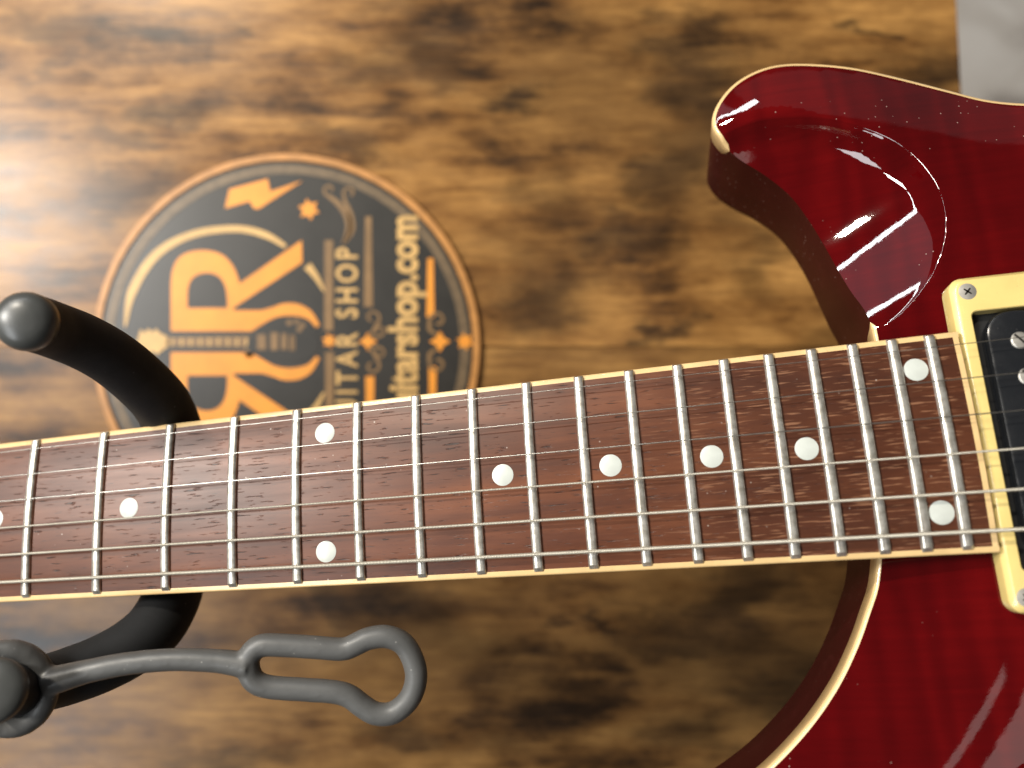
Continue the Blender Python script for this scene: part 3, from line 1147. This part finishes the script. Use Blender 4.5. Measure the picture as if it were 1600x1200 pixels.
def bobbin(x0, x1, z):
    a, b = -33.2 + 1.0, 33.4 - 1.0
    rr = (x1 - x0) / 2 - 1.2
    rings = [ring2(x0 + .3, x1 - .3, a + .3, b - .3, rr, -7.2), ring2(x0, x1, a, b, rr, z - 2.6), ring2(x0, x1, a, b, rr, z - .9), ring2(x0 + .25, x1 - .25, a + .25, b - .25, rr, z - .3),
             ring2(x0 + .9, x1 - .9, a + .9, b - .9, rr - .5, z)]
    vs, fs = loft(rings, False, True)
    return smooth_by_angle(from_data('pickup_bobbin', vs, fs, M['black_plastic'], guitar), 35)


b1 = bobbin(490.6, 505.8, -1.9)
b2 = bobbin(506.8, 522.0, -1.9)


def pole(u, v, parent, slot=True):
    r = 2.3
    vs, fs = lathe_data([(r, -1.0), (r, 0.35), (r - .3, .62), (0, .75)], 28)
    o = from_data('pole_screw', [(x * MM, y * MM, z * MM) for x, y, z in vs], fs, M['screw'], parent)
    smooth_by_angle(o, 35)
    o.location = L(u, v, -1.95)
    if slot:
        a = random.uniform(-1.2, -0.6)
        ca, sa = math.cos(a), math.sin(a)
        P = [(-2.05, -.28), (2.05, -.28), (2.05, .28), (-2.05, .28)]
        vv = [((x * ca - y * sa) * MM, (x * sa + y * ca) * MM, 0.80 * MM) for x, y in P] + [((x * ca - y * sa) * MM, (x * sa + y * ca) * MM, 0.55 * MM) for x, y in P]
        from_data('screw_slot', vv, [(0, 1, 2, 3), (7, 6, 5, 4), (0, 4, 5, 1), (1, 5, 6, 2), (2, 6, 7, 3), (3, 7, 4, 0)], M['slot'], o)
    return o


M['slot'] = plain('slot_dark', (0.05, 0.045, 0.04), 0.4, metal=0.6)
for k in range(6):
    pole(498.2, 24.0 - 9.7 * k, b1)
    pole(514.4, 24.0 - 9.7 * k, b2, False)

vs, fs = loft([ring2(628, 642, -43, 43, 4, -9), ring2(628, 642, -43, 43, 4, 1), ring2(630, 640, -41, 41, 3, 3)], False, True)
smooth_by_angle(from_data('bridge', vs, fs, M['screw'], guitar), 35)

# ------------------------------------------------------------------ neck rest (stand) : arms of black foam tube
yoke_pts = [(-0.1201, 0.0154, 0.1740), (-0.1212, 0.0151, 0.1670), (-0.1210, 0.0140, 0.1590), (-0.1183, 0.0117, 0.1510), (-0.1148, 0.0079, 0.1430), (-0.1118, 0.0021, 0.1330), (-0.1100, -0.0052, 0.1210), (-0.1112, -0.0130, 0.1090), (-0.1141, -0.0223, 0.0960), (-0.1156, -0.0358, 0.0900),
            (-0.1144, -0.0487, 0.0930), (-0.1117, -0.0600, 0.1020), (-0.1087, -0.0673, 0.1140), (-0.1094, -0.0740, 0.1240), (-0.1137, -0.0787, 0.1310), (-0.1203, -0.0819, 0.1370), (-0.1265, -0.0833, 0.1430), (-0.1295, -0.0828, 0.1500), (-0.1302, -0.0809, 0.1590), (-0.1291, -0.0783, 0.1680), (-0.1274, -0.0755, 0.1760)]
rad = [7.2, 7.35, 7.5, 7.7, 7.9, 8.2, 8.6, 8.9, 9, 9, 9, 9, 8.9, 8.8, 8.6, 8.3, 8.0, 7.6, 7.1, 6.6, 6.4]
stand = empty('guitar_stand')
stand.location = ((-0.1156, -0.0425, 0.0900)[0], (-0.1156, -0.0425, 0.0900)[1], 0)
SL = Vector(stand.location)
def rel(p):
    return tuple(np.array(p) - np.array(SL))


tag(stand, 'black foam padded guitar stand yoke cradling the neck, with domed end caps', 'guitar stand')
P = catmull([rel(p) for p in yoke_pts], 8)
Rr = np.interp(np.linspace(0, len(rad) - 1, len(P)), range(len(rad)), rad) * MM
vs, fs = tube_data(P, Rr, 32)
from_data('padded_yoke', vs, fs, M['black_foam'], stand, True)


def cap(p_end, p_prev, r, name='end_cap', length=6.0):
    vs, fs = lathe_data([(0, -1.0), (r * .96, -1.0), (r, -.4), (r * 1.0, length * .25), (r * .97, length * .45), (r * .86, length * .68), (r * .66, length * .86), (r * .36, length * .97), (0, length)], 40)
    o = from_data(name, [(x * MM, y * MM, z * MM) for x, y, z in vs], fs, M['cap'], stand)
    smooth_by_angle(o, 50)
    d = Vector(p_end) - Vector(p_prev)
    o.rotation_euler = d.to_track_quat('Z', 'Y').to_euler()
    o.location = Vector(p_end) - SL
    return o


cap((-0.1201, 0.0154, 0.1740), (-0.1210, 0.0150, 0.1680), 7.35, length=5.0)
cap((-0.1276, -0.0755, 0.1760), (-0.1292, -0.0779, 0.1690), 8.0, length=3.4)
# post and foot under the neck
b0 = np.array(rel((-0.1184, -0.0435, 0.0830)))
vs, fs = tube_data([b0, (b0[0], b0[1], 0.004)], [6 * MM, 6 * MM], 24)
from_data('post', vs, fs, M['post'], stand, True)
ang = 0.08
vs, fs = loft([[(0.001 + x * math.cos(ang) - y * math.sin(ang), x * math.sin(ang) + y * math.cos(ang) + b0[1], z) for x, y in rrect(-.06, .06, -.021, .021, .012, 6)] for z in (0.0003, 0.004)], True, True)
from_data('foot_plate', vs, fs, M['post'], stand)

# ------------------------------------------------------------------ rubber strap hooked over the lower arm
def merged_tubes(name, paths, mat, parent, voxel=0.0005, smooth_it=6):
    VV, FF = [], []
    for pts, rr, closed in paths:
        v, f = tube_data(pts, rr, 16, closed)
        o = len(VV)
        VV += list(v)
        FF += [tuple(i + o for i in q) for q in f]
    ob = from_data(name, VV, FF, mat, None)
    md = ob.modifiers.new('r', 'REMESH')
    md.mode = 'VOXEL'
    md.voxel_size = voxel
    ms = ob.modifiers.new('s', 'SMOOTH')
    ms.factor = 0.5
    ms.iterations = smooth_it
    dg = bpy.context.evaluated_depsgraph_get()
    me = bpy.data.meshes.new_from_object(ob.evaluated_get(dg))
    bpy.data.objects.remove(ob)
    me.name = name
    return new_obj(name, me, mat, parent, True)


S0 = (-0.1309, -0.0794, 0.1640)
paths = []
c0 = np.array(S0)
ring_pts = [(-0.1227, -0.0806, 0.1605), (-0.1228, -0.0822, 0.1605), (-0.1231, -0.0837, 0.1607), (-0.1236, -0.0851, 0.1609), (-0.1243, -0.0864, 0.1612), (-0.1251, -0.0875, 0.1615), (-0.1261, -0.0883, 0.1619), (-0.1271, -0.0890, 0.1624), (-0.1283, -0.0894, 0.1629), (-0.1295, -0.0895, 0.1635), (-0.1307, -0.0894, 0.1640), (-0.1320, -0.0891, 0.1645), (-0.1332, -0.0885, 0.1651), (-0.1343, -0.0877, 0.1656), (-0.1353, -0.0867, 0.1661), (-0.1362, -0.0855, 0.1665), (-0.1370, -0.0841, 0.1668), (-0.1376, -0.0827, 0.1671), (-0.1381, -0.0811, 0.1673), (-0.1384, -0.0796, 0.1675), (-0.1385, -0.0780, 0.1675), (-0.1384, -0.0764, 0.1675), (-0.1381, -0.0750, 0.1673), (-0.1376, -0.0736, 0.1671), (-0.1370, -0.0723, 0.1668), (-0.1362, -0.0713, 0.1665), (-0.1353, -0.0704, 0.1661), (-0.1343, -0.0697, 0.1656), (-0.1332, -0.0693, 0.1651), (-0.1320, -0.0691, 0.1645), (-0.1307, -0.0691, 0.1640), (-0.1295, -0.0694, 0.1635), (-0.1283, -0.0700, 0.1629), (-0.1271, -0.0707, 0.1624), (-0.1261, -0.0717, 0.1619), (-0.1251, -0.0729, 0.1615), (-0.1243, -0.0743, 0.1612), (-0.1236, -0.0757, 0.1609), (-0.1231, -0.0773, 0.1607), (-0.1228, -0.0789, 0.1605)]
ringp = [np.array(q) - c0 for q in ring_pts]
paths.append((ringp, [2.7 * MM] * 40, True))
st = catmull([np.array(p) - c0 for p in ((-0.1229, -0.0787, 0.1610), (-0.1190, -0.0777, 0.1610), (-0.1115, -0.0757, 0.1610), (-0.1018, -0.0741, 0.1600), (-0.0903, -0.0734, 0.1590), (-0.0787, -0.0741, 0.1580), (-0.0705, -0.0755, 0.1575))], 8)
rs = np.interp(np.linspace(0, 6, len(st)), range(7), [3.8, 3.6, 3.1, 3.0, 3.0, 3.1, 3.6]) * MM
paths.append((st, rs, False))
loop_pts = [(-0.0708, -0.0757, 0.1573), (-0.0702, -0.0725, 0.1572), (-0.0674, -0.0703, 0.1570), (-0.0620, -0.0703, 0.1567), (-0.0535, -0.0710, 0.1561), (-0.0459, -0.0717, 0.1555), (-0.0423, -0.0705, 0.1553), (-0.0389, -0.0690, 0.1550), (-0.0337, -0.0686, 0.1547), (-0.0289, -0.0713, 0.1543), (-0.0261, -0.0784, 0.1541), (-0.0275, -0.0850, 0.1542), (-0.0320, -0.0892, 0.1545), (-0.0368, -0.0894, 0.1549), (-0.0406, -0.0872, 0.1551), (-0.0440, -0.0845, 0.1554), (-0.0481, -0.0832, 0.1557), (-0.0569, -0.0823, 0.1563), (-0.0654, -0.0814, 0.1569), (-0.0694, -0.0795, 0.1572)]
lpw = catmull([np.array(q) - c0 for q in loop_pts], 6, True)
paths.append((lpw, [3.1 * MM] * len(lpw), True))
strap = merged_tubes('rubber_strap', paths, M['rubber'], None)
strap.location = S0
tag(strap, 'dark grey rubber locking strap with keyhole loop hanging from lower stand arm', 'strap')
